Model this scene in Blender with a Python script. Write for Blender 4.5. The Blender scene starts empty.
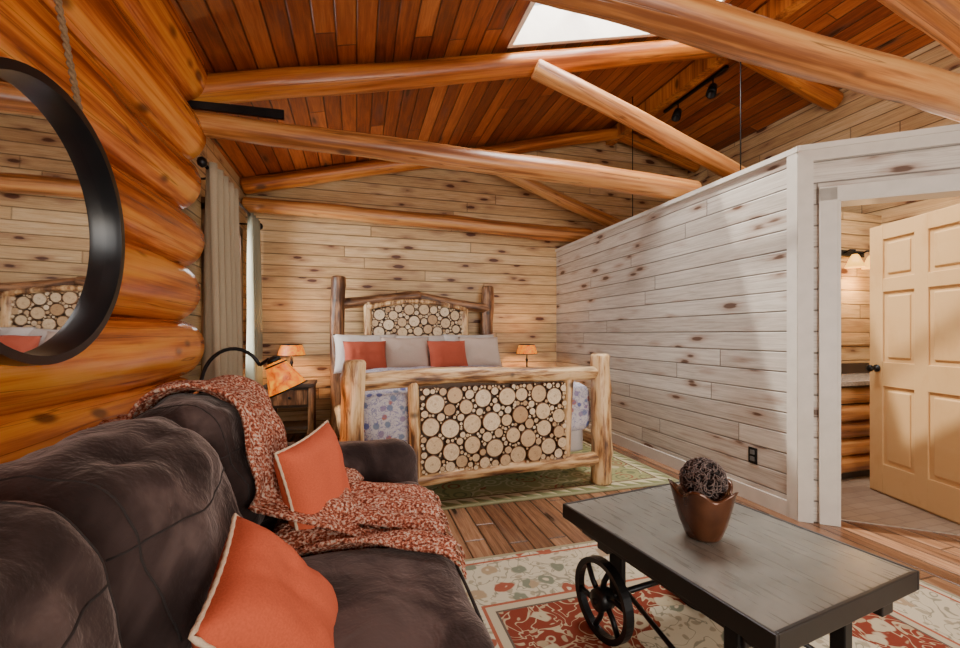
import bpy, bmesh, math, random
from mathutils import Vector, Matrix, noise, Euler, Quaternion
from mathutils.bvhtree import BVHTree
from math import sin, cos, pi, radians
random.seed(4)
S=bpy.context.scene
COL=S.collection

# ---------------------------------------------------------------- node helpers
class NT:
    def __init__(s,name):
        s.m=bpy.data.materials.new(name); s.m.use_nodes=True
        s.t=s.m.node_tree; s.b=s.t.nodes['Principled BSDF']; s._p=None
    def n(s,typ,**k):
        x=s.t.nodes.new(typ)
        for a,v in k.items(): setattr(x,a,v)
        return x
    def set(s,sock,v):
        if hasattr(v,'is_linked') or isinstance(v,bpy.types.NodeSocket): s.t.links.new(v,sock)
        elif v is not None: sock.default_value=v
    def math(s,op,a,b=None,c=None):
        x=s.n('ShaderNodeMath',operation=op)
        s.set(x.inputs[0],a)
        if b is not None: s.set(x.inputs[1],b)
        if c is not None: s.set(x.inputs[2],c)
        return x.outputs[0]
    def sep(s):
        if s._p is None:
            tc=s.n('ShaderNodeTexCoord'); q=s.n('ShaderNodeSeparateXYZ')
            s.t.links.new(tc.outputs['Object'],q.inputs[0]); s._p=q.outputs; s.obj=tc.outputs['Object']
        return s._p
    def comb(s,x,y,z=0.0):
        q=s.n('ShaderNodeCombineXYZ')
        for i,v in enumerate((x,y,z)): s.set(q.inputs[i],v)
        return q.outputs[0]
    def noise(s,vec,scale=1.0,detail=3.0,rough=0.5,dist=0.0):
        q=s.n('ShaderNodeTexNoise'); s.set(q.inputs['Vector'],vec)
        q.inputs['Scale'].default_value=scale; q.inputs['Detail'].default_value=detail
        q.inputs['Roughness'].default_value=rough; q.inputs['Distortion'].default_value=dist
        return q.outputs['Fac']
    def vor(s,vec,scale=1.0,feature='F1'):
        q=s.n('ShaderNodeTexVoronoi',feature=feature); s.set(q.inputs['Vector'],vec)
        q.inputs['Scale'].default_value=scale
        return q
    def wn(s,vec=None,w=None):
        q=s.n('ShaderNodeTexWhiteNoise',noise_dimensions='1D' if vec is None else '3D')
        if vec is None: s.set(q.inputs['W'],w)
        else: s.set(q.inputs['Vector'],vec)
        return q.outputs['Value']
    def ss(s,v,a,b,o0=0.0,o1=1.0):
        q=s.n('ShaderNodeMapRange',interpolation_type='SMOOTHSTEP'); s.set(q.inputs[0],v)
        for i,k in zip((1,2,3,4),(a,b,o0,o1)): q.inputs[i].default_value=k
        return q.outputs[0]
    def ramp(s,v,stops,interp='LINEAR'):
        q=s.n('ShaderNodeValToRGB'); s.set(q.inputs[0],v); r=q.color_ramp; r.interpolation=interp
        while len(r.elements)<len(stops): r.elements.new(0.5)
        for e,(p,c) in zip(r.elements,stops): e.position=p; e.color=(*c,1)
        return q.outputs[0]
    def mix(s,f,a,b,mode='MIX'):
        q=s.n('ShaderNodeMix',data_type='RGBA',blend_type=mode)
        s.set(q.inputs[0],f)
        for i,v in ((6,a),(7,b)):
            if isinstance(v,tuple): v=(*v,1)
            s.set(q.inputs[i],v)
        return q.outputs[2]
    def out(s,col,rough=0.6,bump=None,bs=0.3,bd=0.01,metal=0.0,spec=0.5):
        if isinstance(col,tuple): col=(*col,1)
        s.set(s.b.inputs['Base Color'],col); s.set(s.b.inputs['Roughness'],rough)
        s.b.inputs['Metallic'].default_value=metal
        s.b.inputs['Specular IOR Level'].default_value=spec
        if bump is not None:
            q=s.n('ShaderNodeBump'); q.inputs['Strength'].default_value=bs; q.inputs['Distance'].default_value=bd
            s.set(q.inputs['Height'],bump); s.t.links.new(q.outputs[0],s.b.inputs['Normal'])
        return s.m

def plain(name,col,rough=0.5,metal=0.0,emit=None,es=1.0,var=0.12,sc=12):
    n=NT(name); n.sep()
    f=n.noise(n.obj,sc,4)
    c=n.mix(f,tuple(max(0,x*(1-var*2)) for x in col),tuple(min(1,x*(1+var*2)) for x in col))
    m=n.out(c,rough,f,0.15,0.004,metal)
    if emit:
        n.b.inputs['Emission Color'].default_value=(*emit,1); n.b.inputs['Emission Strength'].default_value=es
    return m

def planks(name,u,v,width,cols,knot,rough=0.55,length=2.4,amt=0.5,groove=0.03,gcol=0.25,ku=2.2,grain=0.35,thr=(0.10,0.20),streak=.3):
    n=NT(name); P=n.sep()
    vv=n.math('DIVIDE',P[v],width); row=n.math('FLOOR',vv); fr=n.math('FRACT',vv)
    off=n.math('MULTIPLY',n.wn(w=n.math('ADD',row,3.3)),9.0)
    uu=n.math('ADD',P[u],off)
    bl=n.math('DIVIDE',uu,length); bi=n.math('FLOOR',bl); bf=n.math('FRACT',bl)
    rnd=n.wn(vec=n.comb(row,bi,1.7))
    gv=n.comb(n.math('MULTIPLY',uu,1.6),n.math('MULTIPLY',fr,2.6),n.math('MULTIPLY',rnd,40.0))
    g=n.noise(gv,2.0,5,0.65,0.6)
    g2=n.noise(n.comb(n.math('MULTIPLY',uu,0.9),n.math('MULTIPLY',fr,9.0),n.math('MULTIPLY',rnd,30.0)),2.0,4,0.7,0.3)
    mixv=n.math('ADD',n.math('MULTIPLY',rnd,1.0-grain),n.math('MULTIPLY',n.ss(g,0.3,0.7),grain))
    k=len(cols)
    c=n.ramp(mixv,[(i/(k-1),x) for i,x in enumerate(cols)])
    c=n.mix(n.math('MULTIPLY',n.ss(g2,0.50,0.70),streak),c,knot)
    vo=n.vor(n.comb(n.math('MULTIPLY',uu,ku),n.math('ADD',n.math('MULTIPLY',row,7.77),n.math('MULTIPLY',fr,1.1)),0.0))
    d=n.math('ADD',vo.outputs['Distance'],n.math('MULTIPLY',n.math('SUBTRACT',g,0.5),0.22))
    wv=n.wn(vec=vo.outputs['Color'])
    sel=n.math('LESS_THAN',wv,amt)
    d=n.math('ADD',d,n.math('MULTIPLY',n.math('SUBTRACT',wv,amt*.5),0.09))
    km=n.math('MULTIPLY',n.ss(d,thr[0],thr[1],1.0,0.0),sel)
    halo=n.math('MULTIPLY',n.ss(d,thr[0],thr[1]*2.4,0.55,0.0),sel)
    c=n.mix(halo,c,tuple(min(1,x*2.2+.03) for x in knot)); c=n.mix(km,c,knot)
    e=n.math('MINIMUM',fr,n.math('SUBTRACT',1.0,fr))
    gm=n.ss(e,0.0,groove*2.2,1.0,0.0)
    be=n.math('MINIMUM',bf,n.math('SUBTRACT',1.0,bf))
    gm=n.math('MAXIMUM',gm,n.ss(be,0.0,0.004/length*2,0.9,0.0))
    c=n.mix(n.math('MULTIPLY',gm,0.85),c,tuple(x*gcol for x in cols[0]))
    h=n.math('ADD',n.math('MULTIPLY',gm,-1.0),n.math('MULTIPLY',g2,0.12))
    return n.out(c,rough,h,0.7,0.008)

def logmat(name,cols,rough=0.35,crack=(0.06,0.02,0.006),crk=0.6,knot=None,sc=7.0,kd=2.4,lo=.32,hi=.68,st=.45):
    n=NT(name); P=n.sep()
    oi=n.n('ShaderNodeObjectInfo'); r=n.math('MULTIPLY',oi.outputs['Random'],37.0)
    v=n.comb(n.math('ADD',n.math('MULTIPLY',P[0],sc),r),n.math('MULTIPLY',P[1],sc),n.math('MULTIPLY',P[2],st))
    a=n.noise(v,1.0,5,0.6,0.4)
    b=n.noise(n.comb(n.math('ADD',n.math('MULTIPLY',P[0],34.0),r),n.math('MULTIPLY',P[1],34.0),n.math('MULTIPLY',P[2],st*1.6)),1.0,4,0.6,0.3)
    k=len(cols)
    f=n.ss(n.math('ADD',n.math('MULTIPLY',a,0.6),n.math('MULTIPLY',b,0.4)),lo,hi)
    c=n.ramp(f,[(i/(k-1),x) for i,x in enumerate(cols)])
    ck=n.noise(n.comb(n.math('ADD',n.math('MULTIPLY',P[0],14.0),r),n.math('MULTIPLY',P[1],14.0),n.math('MULTIPLY',P[2],0.35)),1.0,2,0.4,0.1)
    cm=n.ss(n.math('ABSOLUTE',n.math('SUBTRACT',ck,0.58)),0.0,0.012,crk,0.0)
    c=n.mix(cm,c,crack)
    vo=n.vor(n.comb(n.math('ADD',n.math('MULTIPLY',P[0],5.0),r),n.math('MULTIPLY',P[1],5.0),n.math('MULTIPLY',P[2],kd)))
    km=n.math('MULTIPLY',n.ss(vo.outputs['Distance'],0.07,0.20,0.85,0.0),n.math('LESS_THAN',n.wn(vec=vo.outputs['Color']),0.5))
    c=n.mix(km,c,knot or crack)
    h=n.math('SUBTRACT',n.math('MULTIPLY',b,0.4),cm)
    return n.out(c,rough,h,0.5,0.006)

# ---------------------------------------------------------------- mesh helpers
def link(o,parent=None):
    COL.objects.link(o)
    if parent: o.parent=parent
    return o
def empty(name,loc=(0,0,0),rz=0):
    e=bpy.data.objects.new(name,None); e.location=loc; e.rotation_euler=(0,0,rz); e.empty_display_size=.1
    return link(e)
def mesh(name,vs,fs,mat,parent=None,smooth=False):
    me=bpy.data.meshes.new(name); me.from_pydata([tuple(v) for v in vs],[],fs); me.update()
    bm=bmesh.new(); bm.from_mesh(me); bmesh.ops.recalc_face_normals(bm,faces=bm.faces); bm.to_mesh(me); bm.free()
    if smooth:
        for p in me.polygons: p.use_smooth=True
    o=bpy.data.objects.new(name,me); 
    if mat: me.materials.append(mat)
    return link(o,parent)
def box(name,x0,x1,y0,y1,z0,z1,mat,parent=None,bev=0.0):
    vs=[(x,y,z) for x in (x0,x1) for y in (y0,y1) for z in (z0,z1)]
    fs=[(0,1,3,2),(4,6,7,5),(0,4,5,1),(2,3,7,6),(0,2,6,4),(1,5,7,3)]
    o=mesh(name,vs,fs,mat,parent)
    if bev:
        m=o.modifiers.new('b','BEVEL'); m.width=bev; m.segments=2
    return o
def join(objs,name):
    bpy.ops.object.select_all(action='DESELECT')
    for o in objs:
        if o.modifiers:
            dg=bpy.context.evaluated_depsgraph_get()
            me=bpy.data.meshes.new_from_object(o.evaluated_get(dg)); o.modifiers.clear(); o.data=me
    for o in objs: o.select_set(True)
    bpy.context.view_layer.objects.active=objs[0]
    bpy.ops.object.join(); objs[0].name=name
    return objs[0]
def prism(name,poly,axis,a0,a1,mat,parent=None):
    def P(p,a):
        return {0:(a,p[0],p[1]),1:(p[0],a,p[1]),2:(p[0],p[1],a)}[axis]
    n=len(poly); vs=[P(p,a0) for p in poly]+[P(p,a1) for p in poly]
    fs=[tuple(range(n)),tuple(range(n,2*n))]+[(i,(i+1)%n,n+(i+1)%n,n+i) for i in range(n)]
    return mesh(name,vs,fs,mat,parent)
def log(name,p0,p1,r0,r1,mat,parent=None,wob=0.06,bend=0.0,seg=22,rings=None,endr=0.8,end=0.02,burl=0):
    p0=Vector(p0);p1=Vector(p1); L=(p1-p0).length; sd=random.random()*100
    if rings is None: rings=max(4,int(L/(0.045 if burl else 0.12)))
    bl=[(random.uniform(.08,L-.08),random.uniform(0,2*pi),random.uniform(.10,.24)) for _ in range(int(burl*L))]
    zs=[0,end*.5,end]+[end+(L-2*end)*i/rings for i in range(1,rings)]+[L-end,L-end*.5,L]
    vs=[];fs=[]
    for i,z in enumerate(zs):
        t=z/L; r=r0+(r1-r0)*t
        k=1.0
        if i in (0,len(zs)-1): k=endr
        if i in (1,len(zs)-2): k=(1+endr)/2+.04
        cx=noise.noise(Vector((sd,z*.8,0)))*r*.35*(wob/0.06)+bend*4*t*(1-t); cy=noise.noise(Vector((sd+9,z*.8,3)))*r*.35*(wob/0.06)
        for j in range(seg):
            a=2*pi*j/seg
            w=1+wob*noise.noise(Vector((cos(a)*1.3+sd,sin(a)*1.3,z*3.0)))+wob*.6*noise.noise(Vector((cos(a)*3+sd,sin(a)*3,z*9)))
            for (bz,ba,bh) in bl:
                da_=abs((a-ba+pi)%(2*pi)-pi)
                w+=bh*math.exp(-((z-bz)/.035)**2-(da_/.55)**2)
            vs.append((cx+cos(a)*r*k*w,cy+sin(a)*r*k*w,z))
    m=len(zs)
    for i in range(m-1):
        for j in range(seg):
            fs.append((i*seg+j,i*seg+(j+1)%seg,(i+1)*seg+(j+1)%seg,(i+1)*seg+j))
    fs.append(tuple(range(seg))); fs.append(tuple((m-1)*seg+j for j in range(seg)))
    o=mesh(name,vs,fs,mat,parent,True)
    for p in o.data.polygons[-2:]: p.use_smooth=False
    o.location=p0; o.rotation_mode='QUATERNION'; o.rotation_quaternion=(p1-p0).to_track_quat('Z','Y')
    return o
def tube(name,pts,r,mat,parent=None,seg=10,radii=None,closed=False):
    pts=[Vector(p) for p in pts]; n=len(pts); vs=[];fs=[]
    prev=None
    for i,p in enumerate(pts):
        if closed: t=(pts[(i+1)%n]-pts[i-1]).normalized()
        else: t=(pts[min(i+1,n-1)]-pts[max(i-1,0)]).normalized()
        if prev is None: prev=t.orthogonal().normalized()
        a=(prev-t*prev.dot(t)).normalized(); b=t.cross(a); prev=a
        rr=radii[i] if radii else r
        for j in range(seg):
            q=2*pi*j/seg; vs.append(p+a*cos(q)*rr+b*sin(q)*rr)
    for i in range(n if closed else n-1):
        for j in range(seg):
            k=(i+1)%n
            fs.append((i*seg+j,i*seg+(j+1)%seg,k*seg+(j+1)%seg,k*seg+j))
    if not closed: fs.append(tuple(range(seg))); fs.append(tuple((n-1)*seg+j for j in range(seg)))
    return mesh(name,vs,fs,mat,parent,True)
def lathe(name,prof,mat,parent=None,seg=32,loc=(0,0,0),fn=None,caps=True):
    vs=[];fs=[]
    for i,(r,z) in enumerate(prof):
        for j in range(seg):
            a=2*pi*j/seg; rr,zz=(r,z) if fn is None else fn(r,z,a,i)
            vs.append((cos(a)*rr+loc[0],sin(a)*rr+loc[1],zz+loc[2]))
    for i in range(len(prof)-1):
        for j in range(seg):
            fs.append((i*seg+j,i*seg+(j+1)%seg,(i+1)*seg+(j+1)%seg,(i+1)*seg+j))
    if caps: fs.append(tuple(range(seg))); fs.append(tuple((len(prof)-1)*seg+j for j in range(seg)))
    return mesh(name,vs,fs,mat,parent,True)
def rbox(name,c,h,r,mat,parent=None,puff=(0,0,0),cuts=18,rot=None,wr=0.0,ws=4.0):
    bm=bmesh.new(); bmesh.ops.create_cube(bm,size=2); bmesh.ops.subdivide_edges(bm,edges=bm.edges[:],cuts=cuts,use_grid_fill=True)
    sd=random.random()*50
    R=rot.to_matrix() if rot else Matrix.Identity(3)
    for v in bm.verts:
        u=[max(-1,min(1,k)) for k in v.co]
        u=[math.copysign(abs(k)**0.8,k) for k in u]
        p=Vector([u[i]*h[i] for i in range(3)])
        inn=[h[i]-r for i in range(3)]
        cc=Vector([max(-inn[i],min(inn[i],p[i])) for i in range(3)])
        d=p-cc
        if d.length>1e-6: p=cc+d.normalized()*r
        for i in range(3):
            o1,o2=[k for k in range(3) if k!=i]
            f=(1-u[o1]**2)*(1-u[o2]**2)
            p[i]+=puff[i]*f*u[i]
        if wr:
            w=noise.noise(p*ws+Vector((sd,0,0)))*wr+noise.noise(p*ws*2.7+Vector((sd,5,0)))*wr*.4
            if d.length>1e-6: p+=d.normalized()*w
            else: p+=p.normalized()*w
        v.co=R@p+Vector(c)
    me=bpy.data.meshes.new(name); bmesh.ops.recalc_face_normals(bm,faces=bm.faces); bm.to_mesh(me); bm.free()
    for p in me.polygons: p.use_smooth=True
    me.materials.append(mat)
    return link(bpy.data.objects.new(name,me),parent)
def pillow(name,w,h,t,mat,pipe,loc,normal,roll=0.0,parent=None,pr=0.006):
    N=22; vs=[];fs=[]; sd=random.random()*40
    def bd(x,y):
        k=1-.07*(1-y*y); l=1-.07*(1-x*x); return x*w/2*k,y*h/2*l
    idx={}
    for s in (1,-1):
        for i in range(N+1):
            for j in range(N+1):
                x=-1+2*i/N;y=-1+2*j/N
                e=max(0,(1-x**4)*(1-y**4))**.55
                X,Y=bd(x,y); z=s*t/2*e*(1+.22*noise.noise(Vector((x*1.7+sd,y*1.7,s)))+.09*noise.noise(Vector((x*5+sd,y*5,s))))
                if s==-1 and (i in (0,N) or j in (0,N)): idx[(s,i,j)]=idx[(1,i,j)]; continue
                idx[(s,i,j)]=len(vs); vs.append((X,Y,z))
        for i in range(N):
            for j in range(N):
                fs.append((idx[(s,i,j)],idx[(s,i+1,j)],idx[(s,i+1,j+1)],idx[(s,i,j+1)]))
    o=mesh(name,vs,fs,mat,parent,True); parts=[o]
    if pipe:
        ed=[]
        for k in range(24): ed.append((-1+2*k/24,-1))
        for k in range(24): ed.append((1,-1+2*k/24))
        for k in range(24): ed.append((1-2*k/24,1))
        for k in range(24): ed.append((-1,1-2*k/24))
        parts.append(tube(name+'_piping',[(*bd(*e),0) for e in ed],pr,pipe,parent,8,closed=True,
                     radii=[pr*(1+.35*(i%2)) for i in range(len(ed))]))
    o=join(parts,name) if len(parts)>1 else o
    q=Vector(normal).normalized().to_track_quat('Z','Y')
    o.rotation_mode='QUATERNION'
    o.rotation_quaternion=q@Quaternion((0,0,1),roll); o.location=loc
    return o

# ---------------------------------------------------------------- materials
M_log=logmat('orange_log_wood',[(0.19,0.032,0.004),(0.46,0.105,0.010),(0.68,0.215,0.024),(0.80,0.34,0.055)],0.25,crack=(0.08,0.016,0.003),lo=.34,hi=.66,sc=6,crk=.55)
M_beam=logmat('amber_beam_wood',[(0.17,0.034,0.006),(0.43,0.125,0.018),(0.64,0.25,0.050)],0.3,crack=(0.05,0.014,0.005),lo=.36,hi=.64)
M_tie=logmat('tan_beam_wood',[(0.18,0.055,0.016),(0.46,0.18,0.048),(0.62,0.32,0.11)],0.35,crack=(0.06,0.022,0.009),lo=.36,hi=.64)
M_bedlog=logmat('peeled_bed_log',[(0.10,0.045,0.02),(0.34,0.17,0.065),(0.58,0.36,0.165),(0.70,0.50,0.27)],0.42,crack=(0.04,0.018,0.009),sc=12,kd=6,lo=.38,hi=.60,st=2.2)
M_bedpost=logmat('brown_bed_post',[(0.055,0.022,0.010),(0.16,0.07,0.028),(0.38,0.19,0.085)],0.42,crack=(0.02,0.009,0.005),sc=10,kd=6,lo=.38,hi=.64,st=2.0)
M_ceil=planks('ceiling_boards',1,0,0.135,[(0.08,0.015,0.005),(0.20,0.040,0.010),(0.36,0.090,0.019),(0.50,0.165,0.038)],(0.035,0.009,0.004),0.3,3.2,0.25,0.035,0.12,2.0,0.4)
PN=[(0.44,0.265,0.12),(0.61,0.41,0.20),(0.74,0.56,0.33)]
M_pine=planks('pale_pine_boards',0,2,0.135,PN,(0.085,0.024,0.009),0.5,3.0,0.95,0.03,0.2,2.7,0.5,(0.115,0.19),.55)
M_pineY=planks('pale_pine_boards_side',1,2,0.135,PN,(0.085,0.024,0.009),0.5,3.0,0.95,0.03,0.2,2.7,0.5,(0.115,0.19),.55)
WW=[(0.37,0.325,0.275),(0.51,0.465,0.405),(0.64,0.60,0.535)]
M_white=planks('whitewashed_boards',1,2,0.135,WW,(0.095,0.045,0.022),0.45,3.0,0.9,0.028,0.25,2.6,0.55,(0.10,0.18),.42)
M_whiteX=planks('whitewashed_boards_angled',0,2,0.135,WW,(0.095,0.045,0.022),0.45,3.0,0.8,0.028,0.25,2.6,0.55,(0.10,0.18),.42)
M_trim=plain('whitewashed_trim',(0.55,0.51,0.45),0.45,var=.07)
M_floor=planks('weathered_floor_boards',1,0,0.12,[(0.10,0.042,0.021),(0.22,0.105,0.052),(0.37,0.20,0.112)],(0.03,0.014,0.008),0.25,1.4,0.4,0.035,0.2,2.0,0.5,streak=.45)
M_door=planks('pine_door_wood',2,0,5.0,[(0.62,0.37,0.15),(0.70,0.46,0.22)],(0.48,0.23,0.08),0.35,9.0,0.0,0.0,0.8)
M_black=plain('black_iron',(0.012,0.012,0.013),0.38,0.6,var=.2)
M_mirrorf=plain('black_mirror_frame_paint',(0.006,0.006,0.007),0.3,0.0,var=.1)
M_dark=plain('dark_stained_wood',(0.04,0.022,0.014),0.45)
M_skyw=plain('skylight_well_wood',(0.80,0.72,0.62),0.5,var=.05)

def suede():
    n=NT('brown_suede'); n.sep()
    a=n.noise(n.obj,3.2,4,0.6,0.6); b=n.noise(n.obj,110,2)
    c=n.ramp(n.ss(a,0.32,0.7),[(0,(0.018,0.011,0.010)),(0.55,(0.042,0.027,0.025)),(1,(0.10,0.068,0.062))])
    h=n.math('ADD',n.math('MULTIPLY',n.noise(n.obj,8,3,0.6,1.0),1.0),n.math('MULTIPLY',b,0.12))
    m=n.out(c,0.92,h,0.6,0.02,spec=.12)
    n.b.inputs['Sheen Weight'].default_value=0.45; n.b.inputs['Sheen Roughness'].default_value=0.35
    n.b.inputs['Sheen Tint'].default_value=(0.70,0.55,0.50,1)
    return m
M_sofa=suede()
M_seam=plain('sofa_seam_cord',(0.016,0.010,0.009),0.9)
def fabric(name,col,s=220,var=.25):
    n=NT(name); n.sep(); b=n.noise(n.obj,s,2); a=n.noise(n.obj,5,3)
    c=n.mix(b,tuple(x*(1-var) for x in col),tuple(min(1,x*(1+var)) for x in col))
    c=n.mix(n.math('MULTIPLY',a,0.3),c,tuple(x*.7 for x in col))
    m=n.out(c,0.9,n.math('ADD',b,n.math('MULTIPLY',a,3.0)),0.35,0.003,spec=.2)
    return m
M_coral=fabric('coral_pillow_cloth',(0.54,0.105,0.048))
M_pipe=fabric('cream_piping',(0.60,0.46,0.32))
M_cream=fabric('cream_pillow_cloth',(0.52,0.41,0.34))
M_whitec=fabric('white_pillow_cloth',(0.56,0.51,0.48))
M_salmon=fabric('salmon_pillow_cloth',(0.42,0.09,0.05))
M_curt=fabric('linen_curtain_cloth',(0.42,0.34,0.23))
M_curt2=fabric('sage_curtain_cloth',(0.26,0.26,0.19))
def throwm():
    n=NT('rust_tweed_throw'); n.sep()
    b=n.noise(n.obj,105,2,0.6); a=n.vor(n.obj,55).outputs['Distance']
    c=n.ramp(n.ss(b,0.36,0.66),[(0,(0.14,0.032,0.018)),(0.35,(0.36,0.095,0.05)),(0.65,(0.46,0.21,0.14)),(1,(0.56,0.43,0.34))])
    return n.out(c,0.95,n.math('ADD',a,b),0.9,0.008,spec=.1)
M_throw=throwm()
def quiltm():
    n=NT('paisley_quilt'); n.sep()
    v=n.vor(n.obj,16); d=v.outputs['Distance']; nz=n.noise(n.obj,20,4,.6,1.5)
    pal=n.ramp(n.wn(vec=v.outputs['Color']),[(0,(0.08,0.10,0.30)),(0.35,(0.28,0.22,0.34)),(0.55,(0.38,0.13,0.10)),(.75,(0.16,0.22,0.32))],'CONSTANT')
    c=n.mix(n.math('MULTIPLY',n.ss(n.math('ADD',d,n.math('MULTIPLY',nz,.3)),.44,.56,1.0,0.0),.9),(0.56,0.53,0.55),pal)
    c=n.mix(n.ss(n.math('ABSOLUTE',n.math('SUBTRACT',nz,.5)),.012,.035,.8,0.0),c,(0.16,0.16,0.36))
    return n.out(c,0.9,d,0.5,0.01,spec=.2)
M_quilt=quiltm()
def persian(hx,hy):
    n=NT('floral_rug_wool'); P=n.sep()
    ex=n.math('SUBTRACT',hx,n.math('ABSOLUTE',P[0])); ey=n.math('SUBTRACT',hy,n.math('ABSOLUTE',P[1]))
    e=n.math('MINIMUM',ex,ey)
    q=n.n('ShaderNodeVectorMath',operation='ADD'); nzc=n.n('ShaderNodeTexNoise'); n.t.links.new(n.obj,nzc.inputs['Vector']); nzc.inputs['Scale'].default_value=9
    sc=n.n('ShaderNodeVectorMath',operation='SCALE'); n.t.links.new(nzc.outputs['Color'],sc.inputs[0]); sc.inputs['Scale'].default_value=.10
    n.t.links.new(n.obj,q.inputs[0]); n.t.links.new(sc.outputs[0],q.inputs[1])
    v=n.vor(q.outputs[0],8.5); d=v.outputs['Distance']
    petal=n.ss(d,0.31,0.38,1.0,0.0); core=n.ss(d,0.10,0.15,1.0,0.0)
    v2=n.vor(q.outputs[0],21); leaf=n.math('MULTIPLY',n.ss(v2.outputs['Distance'],0.26,0.36,1.0,0.0),n.math('LESS_THAN',n.wn(vec=v2.outputs['Color']),.55))
    vine=n.ss(n.math('ABSOLUTE',n.math('SUBTRACT',n.noise(n.obj,6.5,1,0.5,2.4),0.5)),0.010,0.030,1.0,0.0)
    sel=n.math('LESS_THAN',n.wn(vec=v.outputs['Color']),.68)
    pal=n.ramp(n.wn(vec=v.outputs['Color']),[(0,(0.30,0.085,0.05)),(0.20,(0.19,0.20,0.14)),(0.42,(0.36,0.26,0.16))],'CONSTANT')
    B_=n.mix(n.math('MULTIPLY',vine,.85),(0.54,0.47,0.34),(0.22,0.20,0.14)); B_=n.mix(n.math('MULTIPLY',leaf,.8),B_,(0.29,0.24,0.16))
    B_=n.mix(n.math('MULTIPLY',petal,sel),B_,pal); B_=n.mix(n.math('MULTIPLY',core,sel),B_,(0.56,0.46,0.32))
    F_=n.mix(vine,(0.20,0.040,0.022),(0.44,0.35,0.22)); F_=n.mix(leaf,F_,(0.38,0.28,0.17))
    F_=n.mix(n.math('MULTIPLY',petal,sel),F_,(0.46,0.38,0.25)); F_=n.mix(n.math('MULTIPLY',core,sel),F_,(0.20,0.10,0.06))
    md=n.math('ADD',n.math('POWER',n.math('ABSOLUTE',n.math('DIVIDE',P[0],hx-.42)),1.5),n.math('POWER',n.math('ABSOLUTE',n.math('DIVIDE',P[1],hy-.42)),1.5))
    wob=n.math('ADD',md,n.math('MULTIPLY',n.math('SINE',n.math('MULTIPLY',n.math('ADD',P[0],P[1]),22.0)),.05))
    F_=n.mix(n.math('LESS_THAN',wob,.78),F_,B_)
    c=n.mix(n.math('GREATER_THAN',e,0.46),B_,F_)
    for a,b,col in ((0.0,0.025,(0.28,0.24,0.15)),(0.05,0.065,(0.34,0.10,0.055)),(0.40,0.415,(0.34,0.10,0.055)),(0.415,0.45,(0.46,0.38,0.26)),(0.45,0.46,(0.12,0.09,0.07))):
        mk=n.math('MULTIPLY',n.math('GREATER_THAN',e,a),n.math('LESS_THAN',e,b)); c=n.mix(mk,c,col)
    return n.out(c,0.95,n.noise(n.obj,260,2),0.5,0.004,spec=.1)
def green(hx,hy):
    n=NT('sage_rug_wool'); P=n.sep()
    ex=n.math('SUBTRACT',hx,n.math('ABSOLUTE',P[0])); ey=n.math('SUBTRACT',hy,n.math('ABSOLUTE',P[1]))
    e=n.math('MINIMUM',ex,ey)
    v=n.vor(n.obj,7); fl=n.ss(n.math('SINE',n.math('MULTIPLY',v.outputs['Distance'],22.0)),0.2,0.5)
    c=n.mix(fl,(0.30,0.29,0.13),n.ramp(n.wn(vec=v.outputs['Color']),[(0,(0.48,0.42,0.25)),(0.5,(0.17,0.18,0.09)),(0.8,(0.28,0.11,0.06))],'CONSTANT'))
    along=n.math('ADD',P[0],P[1]); saw=n.math('MULTIPLY',n.math('PINGPONG',along,0.06),1.6)
    tri=n.math('LESS_THAN',n.math('SUBTRACT',e,0.03),saw)
    bc=n.mix(tri,(0.54,0.48,0.31),(0.19,0.20,0.09))
    c=n.mix(n.math('LESS_THAN',e,0.13),c,bc)
    c=n.mix(n.math('LESS_THAN',e,0.03),c,(0.26,0.25,0.14))
    c=n.mix(n.math('MULTIPLY',n.math('GREATER_THAN',e,.13),n.math('LESS_THAN',e,0.15)),c,(0.16,0.10,0.06))
    return n.out(c,0.95,n.noise(n.obj,260,2),0.5,0.004,spec=.1)
def tablem():
    n=NT('worn_steel_sheet'); P=n.sep()
    a=n.noise(n.obj,5,5,0.65,0.6); b=n.noise(n.comb(n.math('MULTIPLY',P[0],60.0),n.math('MULTIPLY',P[1],6.0),0.0),1.0,4)
    f=n.math('ADD',n.math('MULTIPLY',a,.75),n.math('MULTIPLY',b,.25))
    c=n.ramp(n.ss(f,0.3,0.7),[(0,(0.16,0.16,0.14)),(0.5,(0.21,0.21,0.185)),(1,(0.27,0.265,0.235))])
    r=n.ss(b,0.3,0.7,0.26,0.34)
    return n.out(c,r,b,0.04,0.002,metal=0.2)
M_steel=tablem()
M_tframe=plain('dark_table_frame',(0.014,0.012,0.011),0.4,0.2)
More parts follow.
